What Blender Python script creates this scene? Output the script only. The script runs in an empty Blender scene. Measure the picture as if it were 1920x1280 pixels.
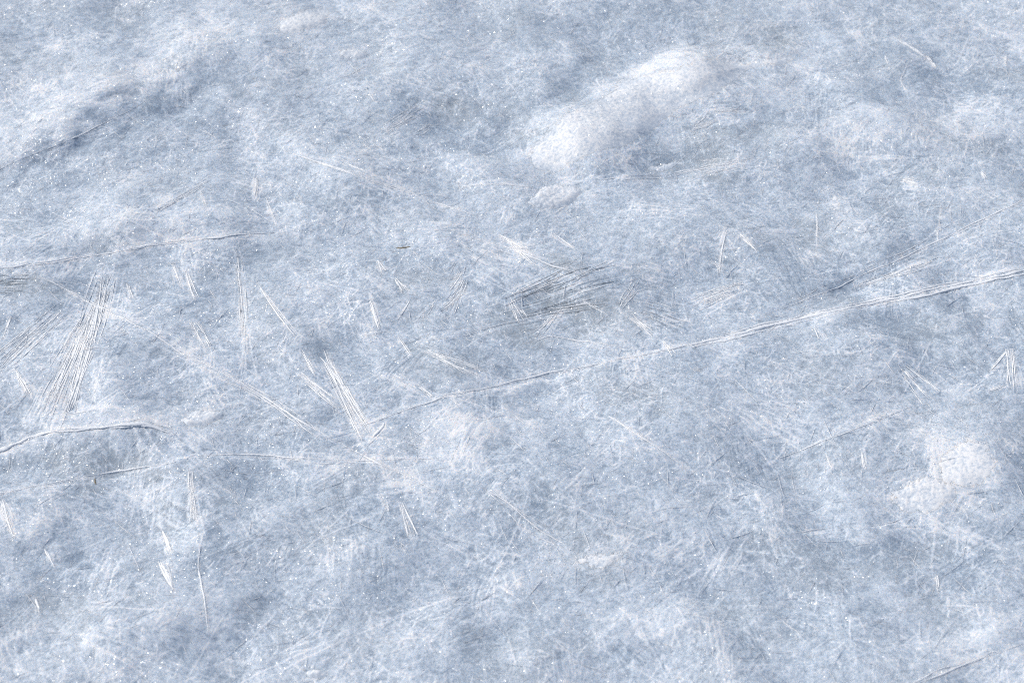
import bpy, math, random
import numpy as np
from mathutils import Vector

R = math.radians
S = bpy.context.scene
COL = S.collection
rng = np.random.default_rng(11)
random.seed(5)

# ------------------------------------------------------------------ camera
CAM_H, PITCH, LENS = 1.92, R(38.0), 70.0
cam_d = bpy.data.cameras.new("camera")
cam_d.lens = LENS
cam_d.sensor_width = 36.0
cam_d.clip_start, cam_d.clip_end = 0.05, 3000.0
cam_d.dof.use_dof = True
cam_d.dof.focus_distance = 3.10
cam_d.dof.aperture_fstop = 5.6
cam = bpy.data.objects.new("camera", cam_d)
cam.location = (0, 0, CAM_H)
cam.rotation_euler = (math.pi / 2 - PITCH, 0, 0)
COL.objects.link(cam)
S.camera = cam

# ------------------------------------------------------------------ daylight
SUN_EL, SUN_AZ = R(42), R(-66)          # azimuth clockwise from +Y (behind the ice, to the left)
sun_dir = Vector((math.cos(SUN_EL) * math.sin(SUN_AZ), math.cos(SUN_EL) * math.cos(SUN_AZ), math.sin(SUN_EL)))
W = bpy.data.worlds.new("World")
S.world = W
W.use_nodes = True
wn = W.node_tree
wn.nodes.clear()
sky = wn.nodes.new("ShaderNodeTexSky")
sky.sky_type = 'NISHITA'
sky.sun_disc = False
sky.sun_elevation = SUN_EL
sky.sun_rotation = SUN_AZ
sky.dust_density = 4.0
sky.ozone_density = 1.2
bg = wn.nodes.new("ShaderNodeBackground")
bg.inputs["Strength"].default_value = 0.13
wo = wn.nodes.new("ShaderNodeOutputWorld")
wn.links.new(sky.outputs[0], bg.inputs[0])
wn.links.new(bg.outputs[0], wo.inputs[0])
sl = bpy.data.lights.new("sun", 'SUN')
sl.energy = 2.6
sl.angle = R(0.5)
sl.color = (1.0, 0.95, 0.87)
so = bpy.data.objects.new("sun", sl)
so.rotation_euler = sun_dir.to_track_quat('Z', 'Y').to_euler()
so.location = sun_dir * 20
COL.objects.link(so)
S.view_settings.view_transform = 'Standard'
S.view_settings.look = 'None'
S.view_settings.gamma = 1.0
S.view_settings.use_curve_mapping = False
S.view_settings.exposure = -0.04
S.render.engine = 'CYCLES'
S.cycles.use_denoising = False
S.cycles.max_bounces = 6
S.cycles.pixel_filter_type = 'BLACKMAN_HARRIS'
S.cycles.filter_width = 1.05

# ------------------------------------------------------------------ photograph pixels <-> ground
FPX = LENS / 36.0 * 1920.0
CP, SP = math.cos(PITCH), math.sin(PITCH)


def proj(x, y, z=0.0):
    d = y * CP + (CAM_H - z) * SP
    u = y * SP - (CAM_H - z) * CP
    return 960 + FPX * x / d, 640 - FPX * u / d


def on_plane(px, py, z=0.0):
    px = np.asarray(px, float); py = np.asarray(py, float)
    a = (px - 960) / FPX
    b = (640 - py) / FPX
    dy = CP + b * SP
    dz = -SP + b * CP
    t = (z - CAM_H) / dz
    return a * t, dy * t


# ------------------------------------------------------------------ ground raster
DX, DY = 0.0015, 0.0021
NX, NY = 2000, 1440
X0, Y0 = -1.5, 1.30
gx = X0 + DX * np.arange(NX)
gy = Y0 + DY * np.arange(NY)
KX = np.fft.rfftfreq(NX, DX)[None, :].astype(np.float32)
KY = np.fft.fftfreq(NY, DY)[:, None].astype(np.float32)


def noise(lmax, lmin, beta=1.0, aniso=1.0, ang=0.0):
    """band-limited periodic fractal noise, unit variance; wavelengths lmin..lmax metres, stretched along ang"""
    c, s = math.cos(ang), math.sin(ang)
    ka = (KX * c + KY * s) * aniso
    kb = (-KX * s + KY * c)
    k = np.sqrt(ka * ka + kb * kb) + 1e-6
    amp = k ** (-(1.0 + beta)) / (1 + (1 / (lmax * k)) ** 6) / (1 + (lmin * k) ** 6)
    f = np.fft.rfft2(rng.standard_normal((NY, NX)).astype(np.float32)) * amp
    f[0, 0] = 0
    a = np.fft.irfft2(f, s=(NY, NX)).astype(np.float32)
    return a / a.std()


def samp(A, x, y):
    """periodic bilinear lookup of a raster at world x, y"""
    fx = (np.asarray(x) - X0) / DX
    fy = (np.asarray(y) - Y0) / DY
    ix = np.floor(fx).astype(np.int64); iy = np.floor(fy).astype(np.int64)
    tx = fx - ix; ty = fy - iy
    i0 = ix % NX; i1 = (ix + 1) % NX; j0 = iy % NY; j1 = (iy + 1) % NY
    return (A[j0, i0] * (1 - tx) + A[j0, i1] * tx) * (1 - ty) + (A[j1, i0] * (1 - tx) + A[j1, i1] * tx) * ty


GX, GY = np.meshgrid(gx.astype(np.float32), gy.astype(np.float32))
PX, PY = proj(GX, GY)
PX = PX.astype(np.float32); PY = PY.astype(np.float32)


def smooth(t):
    t = np.clip(t, 0, 1)
    return t * t * (3 - 2 * t)


def blur(A, s):
    """gaussian blur, s in metres"""
    k2 = (KX * KX + KY * KY) * (2 * math.pi ** 2 * s * s)
    return np.fft.irfft2(np.fft.rfft2(A) * np.exp(-k2), s=(NY, NX)).astype(np.float32)


H = np.zeros((NY, NX), np.float32)     # height, metres
F = np.zeros((NY, NX), np.float32)     # frost cover (white) against clear ice, with shade of hollows and troughs painted in
C = np.zeros((NY, NX), np.float32)     # how far down one sees into grey clear ice


def rows(py, r):
    m = np.where((PY[:, 0] > py - r) & (PY[:, 0] < py + r))[0]
    return (m[0], m[-1] + 1) if len(m) else (0, 0)


# patches: x, y, radius along, radius across, tilt (degrees, up to the right positive), height mm, frost (with hollow shade), clear grey
warps = noise(.25, .05, 1.0)
warp1 = noise(.16, .01, .9); warp2 = noise(.16, .01, .9)
BLOBS = [
    # hollows: bare bluish ice, and their shade put into the frost value
    (330, 200, 130, 34, 26, -15, -.46, 0), (165, 265, 120, 28, 27, -11, -.44, 0), (60, 330, 60, 22, 20, -8, -.35, 0),
    (40, 410, 60, 26, 0, -5, -.3, 0), (480, 470, 62, 26, 0, -9, -.42, 0), (725, 500, 75, 36, -10, -9, -.36, .2),
    (1075, 545, 120, 34, 14, -10, -.30, .62), (985, 605, 110, 32, 10, -8, -.30, .3), (1110, 600, 60, 28, 0, -6, -.28, .3),
    (1665, 500, 130, 22, 25, -16, -.45, 0), (1560, 545, 80, 14, 22, -8, -.34, 0), (1700, 110, 85, 38, -10, -14, -.52, 0),
    (1265, 20, 70, 26, 0, -12, -.5, 0), (1160, 40, 50, 26, 0, -6, -.3, 0), (900, 205, 150, 34, 4, -12, -.36, .15),
    (820, 225, 70, 30, 14, -8, -.3, 0), (935, 275, 80, 26, 6, -9, -.4, 0), (1080, 175, 70, 24, 24, -6, -.3, 0),
    (1330, 258, 110, 34, 14, -6, -.36, .35), (1300, 305, 110, 22, 8, -6, -.34, .25), (200, 865, 135, 30, 4, -14, -.38, .45),
    (190, 905, 70, 22, 8, -8, -.32, .1), (185, 520, 45, 34, 0, -10, -.42, 0), (300, 540, 70, 18, 6, -7, -.36, .1),
    (650, 655, 60, 28, 0, -9, -.46, 0), (610, 735, 50, 30, -20, -6, -.3, 0), (1165, 735, 80, 36, 0, -7, -.32, .25),
    (1660, 600, 60, 28, 0, -8, -.40, .25), (1755, 605, 46, 34, 0, -8, -.40, .2), (1875, 660, 60, 34, -18, -9, -.36, .15),
    (1810, 690, 60, 24, -16, -6, -.3, .1), (1000, 960, 80, 38, -20, -10, -.42, 0), (1040, 885, 90, 20, -14, -6, -.36, .05),
    (125, 1040, 40, 52, -20, -14, -.46, 0), (150, 1105, 56, 26, 20, -8, -.4, .1), (60, 1130, 40, 24, 0, -3, -.1, 0),
    (480, 1070, 70, 30, 0, -6, -.3, .1), (470, 900, 120, 26, 0, -6, -.28, .1), (730, 1110, 80, 40, -8, -10, -.42, 0),
    (915, 1215, 50, 44, 0, -10, -.34, .35), (1070, 1190, 60, 36, 10, -8, -.32, .25), (960, 1165, 60, 22, 20, -4, -.2, .1),
    (1550, 1020, 90, 22, -4, -6, -.30, .1), (1470, 1115, 110, 40, 14, -9, -.3, .2), (1890, 1000, 60, 20, 0, -6, -.36, 0),
    (1780, 1110, 60, 26, 0, -5, -.28, .1), (1560, 1180, 90, 34, -20, -7, -.26, .1), (1910, 880, 36, 60, 0, -3, -.25, 0),
    (1590, 200, 70, 22, 0, -7, -.36, 0), (1850, 165, 90, 18, 6, -7, -.36, 0), (1500, 240, 60, 18, 0, -5, -.25, .2),
    (80, 40, 60, 26, 0, -8, -.4, 0), (20, 110, 40, 24, 10, -6, -.3, 0), (250, 30, 80, 22, 6, -6, -.3, 0),
    (640, 40, 40, 22, 0, -4, -.26, 0), (690, 60, 50, 22, 0, -4, -.26, 0), (250, 90, 90, 20, 0, -3, -.2, 0),
    (400, 260, 70, 24, 30, -5, -.26, .1), (440, 160, 60, 22, 0, -4, -.25, .05), (560, 220, 80, 24, 10, -4, -.22, .15),
    (330, 340, 60, 20, 20, -5, -.3, .1), (90, 410, 70, 18, 6, -5, -.32, .1), (150, 420, 60, 16, -10, -5, -.3, .1),
    (520, 315, 40, 20, 0, -5, -.32, 0), (600, 380, 120, 14, -6, -3, -.2, 0), (830, 330, 60, 16, -10, -5, -.26, .1),
    (540, 385, 110, 20, 4, -3, -.22, 0), (40, 540, 70, 24, 0, -7, -.30, .55), (60, 610, 90, 22, 22, -8, -.36, .1),
    (20, 660, 40, 16, 20, -7, -.4, 0), (430, 560, 70, 24, 0, -4, -.22, .15), (330, 690, 70, 24, 0, -6, -.28, .15),
    (540, 790, 60, 24, -20, -6, -.3, .1), (500, 810, 70, 24, 0, -5, -.3, .1), (870, 670, 80, 22, -20, -6, -.28, .25),
    (1450, 500, 80, 26, -6, -4, -.22, .25), (1500, 450, 70, 24, 0, -4, -.2, .3), (1380, 330, 70, 28, 0, -4, -.2, .2),
    (1650, 330, 60, 30, 0, -5, -.26, .2), (1700, 390, 70, 24, 0, -5, -.26, .2), (1820, 290, 70, 30, 20, -4, -.25, .15),
    (1300, 690, 60, 28, 0, -4, -.25, .15), (1480, 660, 50, 24, 0, -4, -.22, .1), (1560, 700, 90, 40, 0, -3, -.14, .15),
    (1420, 880, 70, 26, 0, -5, -.26, .15), (1520, 830, 60, 26, 0, -3, -.2, .1), (1330, 940, 90, 22, -8, -3, -.18, .1),
    (1700, 720, 60, 20, 0, -3, -.2, .1), (640, 980, 60, 30, 0, -5, -.28, .1), (420, 960, 70, 24, 0, -5, -.26, .2),
    (280, 1000, 50, 34, 0, -4, -.26, .1), (230, 1120, 90, 30, 24, -5, -.25, .2), (540, 1150, 90, 26, 20, -4, -.2, .1),
    (1360, 1030, 90, 24, 14, -4, -.24, .05), (1650, 1060, 70, 22, 0, -4, -.2, .1), (1740, 1020, 80, 22, 0, -3, -.22, .1),
    (1410, 90, 80, 26, 14, -4, -.16, .4), (1340, 65, 60, 20, 10, -4, -.2, .35), (1490, 60, 60, 20, 8, -3, -.2, .25),
    (990, 60, 70, 22, 0, -4, -.26, .1), (1140, 100, 60, 22, 0, -5, -.3, .05), (1640, 20, 50, 24, -10, -7, -.36, 0),
    # frosted swells and crusts
    (1165, 212, 190, 46, 24, 15, .42, 0), (1300, 125, 170, 30, 10, 9, .36, 0), (1050, 285, 70, 34, 16, 12, .4, 0),
    (1045, 360, 52, 22, 0, 9, .5, 0), (1560, 380, 46, 46, 24, 8, .4, 0), (1620, 230, 90, 26, 4, 6, .3, 0),
    (1800, 240, 120, 24, 0, 7, .34, 0), (1500, 270, 120, 22, 8, 5, .25, 0), (1800, 855, 84, 60, -14, 5, .6, 0),
    (1755, 910, 100, 40, 6, 4, .45, 0), (560, 40, 60, 32, 14, 10, .55, 0), (660, 100, 40, 22, 0, 6, .35, 0),
    (110, 225, 170, 42, 22, 16, .4, 0), (280, 150, 150, 32, 20, 9, .3, 0), (60, 150, 90, 34, 10, 5, .25, 0),
    (480, 225, 46, 40, 30, 9, .42, 0), (240, 360, 90, 20, 26, 6, .3, 0), (490, 335, 26, 26, 0, 5, .35, 0),
    (830, 305, 150, 18, 0, 6, .3, 0), (300, 430, 190, 20, 8, 8, .34, 0), (560, 430, 90, 18, 4, 5, .22, 0),
    (900, 790, 110, 60, 0, 10, .42, 0), (800, 870, 100, 40, -10, 5, .25, 0), (1090, 1050, 110, 34, 6, 9, .45, 0),
    (1170, 1060, 60, 26, 0, 5, .3, 0), (380, 790, 60, 28, 0, 8, .45, 0), (230, 790, 110, 18, 2, 10, .35, 0),
    (80, 800, 80, 24, 10, 8, .36, 0), (60, 985, 70, 34, -10, 8, .4, 0), (180, 690, 90, 44, 20, 3, .24, 0),
    (520, 960, 100, 26, 0, 5, .25, 0), (300, 1170, 110, 40, 24, 8, .34, 0), (60, 1240, 90, 34, 10, 5, .3, 0),
    (840, 1160, 90, 30, 10, 6, .3, 0), (680, 1090, 40, 30, 0, 5, .32, 0), (1200, 1180, 100, 40, 0, 7, .36, 0),
    (1220, 960, 80, 30, 0, 3, .2, 0), (1880, 1190, 120, 34, 16, 8, .4, 0), (1830, 1130, 90, 24, 0, 4, .26, 0),
    (1700, 1150, 110, 24, -6, 3, .2, 0), (600, 1240, 120, 34, 0, 4, .22, 0), (1000, 480, 150, 18, -16, 5, .22, 0),
    (1180, 500, 50, 22, 0, 5, .28, 0), (1165, 600, 22, 60, 10, 7, .3, 0), (690, 460, 40, 60, 20, 4, .22, 0),
    (1900, 60, 70, 40, 0, 6, .35, 0), (1530, 20, 70, 30, 0, 5, .3, 0), (1440, 180, 120, 24, 4, 6, .3, 0),
    (380, 40, 100, 26, 6, 3, .18, 0), (880, 100, 100, 26, 0, 3, .15, 0), (1320, 590, 80, 18, 10, 3, .2, 0),
    (1820, 630, 46, 60, -20, 4, .26, 0), (1640, 700, 60, 36, 0, 3, .2, 0), (1370, 800, 80, 34, 0, 3, .2, 0),
    (480, 640, 90, 30, 0, 3, .14, 0), (700, 590, 40, 40, -30, 5, .28, 0), (590, 560, 60, 40, -40, 3, .22, 0),
    (950, 1100, 90, 26, 10, 3, .2, 0), (1500, 920, 100, 26, 4, 2, .16, 0), (1650, 780, 70, 26, 20, 3, .16, 0),
]
for (x, y, ra, rb, tilt, dh, df, dc) in BLOBS:
    j0, j1 = rows(y, 3.2 * max(ra, rb))
    if j1 <= j0:
        continue
    c, s = math.cos(R(tilt)), math.sin(R(tilt))
    ex = PX[j0:j1] - x + warp1[j0:j1] * min(ra, rb) * .55
    ey = -(PY[j0:j1] - y) + warp2[j0:j1] * rb * .55
    exs = PX[j0:j1] - x + warps[j0:j1] * min(ra, rb) * .5
    eys = -(PY[j0:j1] - y)
    a = (ex * c + ey * s) / ra
    b = (-ex * s + ey * c) / rb
    g = np.exp(-np.minimum((a * a + b * b) ** 1.25, 30) * .75)
    a = (exs * c + eys * s) / ra
    b = (-exs * s + eys * c) / rb
    gs = np.exp(-np.minimum((a * a + b * b) ** 1.1, 30) * .7)
    H[j0:j1] += gs * dh * .00040
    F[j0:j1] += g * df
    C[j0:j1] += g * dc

# long swells and troughs that sweep across the sheet: points, half width px, height mm, frost (negative paints trough shade)
BANDS = [
    ([(-60, 320), (140, 222), (300, 140), (500, 60)], 52, 10, .24),
    ([(-60, 362), (120, 282), (260, 222), (440, 150)], 24, -10, -.36),
    ([(950, 300), (1060, 222), (1180, 152), (1330, 108), (1500, 112), (1640, 130)], 30, 8, .26),
    ([(740, 290), (900, 268), (985, 222), (1080, 165), (1200, 100)], 30, -8, -.26),
    ([(1000, 318), (1150, 290), (1320, 200), (1500, 165)], 26, 4, .2),
    ([(1180, 320), (1330, 275), (1460, 235)], 24, -6, -.22),
    ([(1440, 285), (1640, 250), (1800, 238), (1980, 205)], 30, 6, .24),
    ([(1560, 195), (1740, 150), (1960, 165)], 22, -5, -.24),
    ([(440, 300), (620, 286), (780, 304), (980, 312)], 22, 5, .2),
    ([(-60, 475), (180, 440), (400, 412), (640, 424)], 24, 6, .22),
    ([(500, 600), (640, 500), (720, 450), (900, 430)], 28, 4, .14),
    ([(640, 870), (820, 815), (1000, 770), (1180, 700)], 36, 5, .18),
    ([(1300, 600), (1440, 560), (1580, 520)], 18, -4, -.18),
    ([(1500, 720), (1700, 650), (1940, 560)], 36, 5, .16),
    ([(160, 1240), (340, 1160), (560, 1090), (700, 1080)], 36, 6, .2),
    ([(930, 1260), (1120, 1190), (1300, 1160), (1500, 1150)], 32, 5, .18),
    ([(1000, 880), (1200, 940), (1440, 960), (1700, 945)], 26, 3, .14),
    ([(340, 900), (520, 905), (700, 930), (860, 1000)], 26, -4, -.16),
    ([(1240, 1060), (1440, 1020), (1680, 1040), (1940, 1020)], 26, -4, -.16),
    ([(1700, 1280), (1820, 1210), (1960, 1150)], 30, 5, .22),
    ([(-40, 1010), (80, 980), (240, 990)], 30, 4, .2),
]
# ------------------------------------------------------------------ seams (healed cracks) of the ice
# points, width px, strands, spread px, step mm (near side higher), haze of frost beside it, label
SEAMS = [
    ([(1170, 672), (1290, 648), (1340, 636), (1400, 622), (1500, 598), (1600, 576), (1690, 556), (1760, 541), (1850, 522), (1960, 498), (2140, 455), (2320, 415)], 6.2, 4, 6, 12, .34,
     "thick white raised seam running to the right edge below the dark trough"),
    ([(640, 805), (700, 790), (760, 768), (840, 742), (930, 722), (1010, 703), (1100, 686), (1190, 668), (1290, 648), (1340, 636)], 2.8, 2, 4, 6, .15,
     "thin pale seam crossing the centre above the smooth frosted swell"),
    ([(1440, 588), (1500, 565), (1560, 542), (1630, 509), (1700, 480), (1770, 447), (1850, 408), (1960, 355), (2100, 290)], 2.8, 3, 9, 2, .1,
     "fine multiple crack line climbing along the upper edge of the dark trough"),
    ([(-220, 524), (-40, 508), (0, 503), (70, 494), (140, 482), (210, 473), (290, 458), (370, 450), (450, 441), (540, 436)], 4.2, 2, 4, 8, .22,
     "white seam arching in from the left edge over the striped ice"),
    ([(60, 512), (100, 530), (160, 560), (220, 592), (290, 628), (350, 668), (400, 690)], 3.0, 2, 5, 4, .14,
     "straight crack crossing the top of the tall needle fan"),
    ([(340, 658), (430, 706), (500, 745), (570, 792), (630, 826), (700, 862), (770, 895), (840, 930)], 3.0, 4, 12, 5, .14,
     "long diagonal crack of several strands falling to the lower centre"),
    ([(530, 281), (600, 304), (680, 331), (740, 351), (820, 382), (900, 405)], 3.0, 3, 8, 4, .16,
     "bright diagonal crack below the pale frost patch in the upper left"),
    ([(855, 438), (900, 450), (960, 468), (1040, 500), (1090, 512)], 2.4, 3, 10, 3, .1,
     "faint striped crack falling towards the dark fibre fan"),
    ([(-160, 905), (-20, 852), (30, 832), (70, 815), (120, 806), (190, 801), (250, 794), (285, 797), (330, 812)], 6.0, 2, 6, 14, .3,
     "rope-like white ridge with a dark hollow below it"),
    ([(125, 778), (170, 771), (215, 775), (250, 788)], 3.0, 1, 0, 4, .2,
     "short white arc just above the rope-like ridge"),
    ([(245, 790), (270, 785), (300, 796), (325, 806)], 3.0, 1, 0, 3, .2,
     "short curled lip at the right end of the rope-like ridge"),
    ([(-160, 955), (-30, 931), (40, 916), (110, 902), (180, 890), (260, 877), (330, 866), (365, 854)], 2.8, 2, 4, 6, .16,
     "thin seam closing the lower side of the grey hollow"),
    ([(355, 855), (430, 850), (500, 853), (570, 860), (650, 863), (740, 862), (860, 856)], 2.8, 2, 5, 6, .16,
     "level seam leaving the grey hollow for the centre"),
    ([(1450, 862), (1500, 844), (1560, 820), (1630, 795), (1710, 760)], 2.2, 2, 4, 3, .1,
     "faint pale line left of the bright snow patch"),
    ([(1150, 782), (1200, 818), (1250, 850), (1300, 885)], 2.2, 2, 4, 3, .1,
     "faint crack falling right of the smooth frosted swell"),
    ([(-150, 385), (-20, 326), (60, 291), (130, 262), (200, 229), (275, 190)], 2.0, 2, 5, -5, .16,
     "crest line between pale slope and blue hollow, top left"),
    ([(655, 115), (672, 140), (690, 168), (704, 192)], 2.4, 1, 0, 2, .1,
     "short thin crack near the top, left of the snow ridge"),
    ([(1670, 68), (1705, 88), (1735, 108), (1760, 132)], 2.6, 2, 5, 3, .12,
     "short bright crack over the blue hollow at the upper right"),
    ([(1000, 642), (1015, 634), (1040, 631), (1090, 640), (1160, 648)], 2.4, 2, 5, 3, .12,
     "curled line under the dark fibre fan"),
    ([(800, 640), (870, 628), (940, 607), (1000, 598)], 1.8, 2, 6, 2, .08,
     "faint flat line left of the dark fibre fan"),
    ([(1110, 338), (1180, 330), (1260, 328), (1340, 312), (1430, 300)], 2.6, 3, 7, 4, .14,
     "wavy line running right from the snow clump"),
    ([(860, 350), (930, 346), (1000, 350)], 2.2, 2, 4, 2, .12,
     "level line ending at the snow clump"),
    ([(1700, 120), (1690, 150), (1700, 170)], 1.8, 1, 0, 2, .08, "tiny crack dropping into the blue hollow at the upper right"),
    ([(700, 820), (720, 800), (722, 792)], 3.0, 1, 0, 2, .1, "small hooked tip where two seams meet near the swell"),
    ([(880, 900), (940, 935), (1000, 985), (1060, 1020)], 1.8, 3, 12, 3, .08, "soft striped crack beside the lower blue patch"),
    ([(1480, 1000), (1560, 990), (1640, 985), (1700, 968)], 1.8, 2, 5, 3, .1, "soft level line under the bright snow patch"),
    ([(380, 1010), (372, 1060), (385, 1130), (392, 1190)], 1.8, 1, 0, 2, .06, "soft upright line right of the twin bright needle bundle"),
    ([(1700, 1290), (1770, 1262), (1840, 1235), (1930, 1205)], 2.2, 3, 14, 1, .10, "broad striped crack in the lower right corner"),
]


def spline(pts, step=4.0):
    p = np.array(pts, float)
    out = []
    for i in range(len(p) - 1):
        p0 = p[max(i - 1, 0)]; p1 = p[i]; p2 = p[i + 1]; p3 = p[min(i + 2, len(p) - 1)]
        n = max(2, int(np.hypot(*(p2 - p1)) / step))
        t = (np.arange(n) / n)[:, None]
        out.append(.5 * (2 * p1 + (p2 - p0) * t + (2 * p0 - 5 * p1 + 4 * p2 - p3) * t ** 2 + (3 * p1 - p0 - 3 * p2 + p3) * t ** 3))
    out.append(p[-1:])
    return np.concatenate(out)


def seam_distance(pts, reach):
    p = np.array(pts, float)
    j0, j1 = rows((p[:, 1].min() + p[:, 1].max()) / 2, (p[:, 1].max() - p[:, 1].min()) / 2 + reach)
    x = PX[j0:j1] + warp1[j0:j1] * 1.6; y = PY[j0:j1] + warp2[j0:j1] * 1.6
    best = np.full(x.shape, 1e6, np.float32); side = np.zeros_like(best); tt = np.zeros_like(best)
    n = len(p) - 1
    for i in range(n):
        a, b = p[i], p[i + 1]
        d = b - a
        L = np.hypot(*d)
        t = np.clip(((x - a[0]) * d[0] + (y - a[1]) * d[1]) / (L * L), 0, 1)
        dx = x - a[0] - t * d[0]; dy = y - a[1] - t * d[1]
        dist = np.hypot(dx, dy)
        m = dist < best
        best[m] = dist[m]
        sg = np.sign(d[0] * dy - d[1] * dx)
        side[m] = sg[m]
        tt[m] = ((i + t) / n)[m]
    return j0, j1, best, side, tt


for (pts, w, dh, df) in BANDS:
    pts = spline(pts, 60)
    j0, j1, d, sd, t = seam_distance(pts, w * 3)
    if j1 > j0:
        end = smooth(np.minimum(t, 1 - t) * 5)
        d = np.maximum(d + warps[j0:j1] * w * .35 + warp1[j0:j1] * w * .22, 0)
        g = np.exp(-(d / w) ** 2) * end
        H[j0:j1] += g * dh * .00042
        F[j0:j1] += g * df

for (pts, w, ns, spread, step, haze, lab) in SEAMS:
    j0, j1, d, sd, t = seam_distance(pts, 90)
    if j1 <= j0:
        continue
    end = smooth(np.minimum(t, 1 - t) * 7)
    sg = d * sd; step *= .32
    st = .5 + .5 * np.tanh(sg / (w * 1.8))
    fall = np.where(sg > 0, np.exp(-d / 45), np.exp(-d / 26))
    H[j0:j1] += (step * .001) * fall * (st - .55) * end
    F[j0:j1] += haze * np.exp(-d / (w * 1.5 + spread * .6)) * end
    F[j0:j1] += .30 * np.exp(-(d / (w * .75)) ** 2) * end
    F[j0:j1] -= .016 * abs(step) * np.exp(-d / 20) * np.where(sg * np.sign(step) < 0, 1, 0) * end  # trench shade beside the seam, painted as less frost on its lower side

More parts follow.
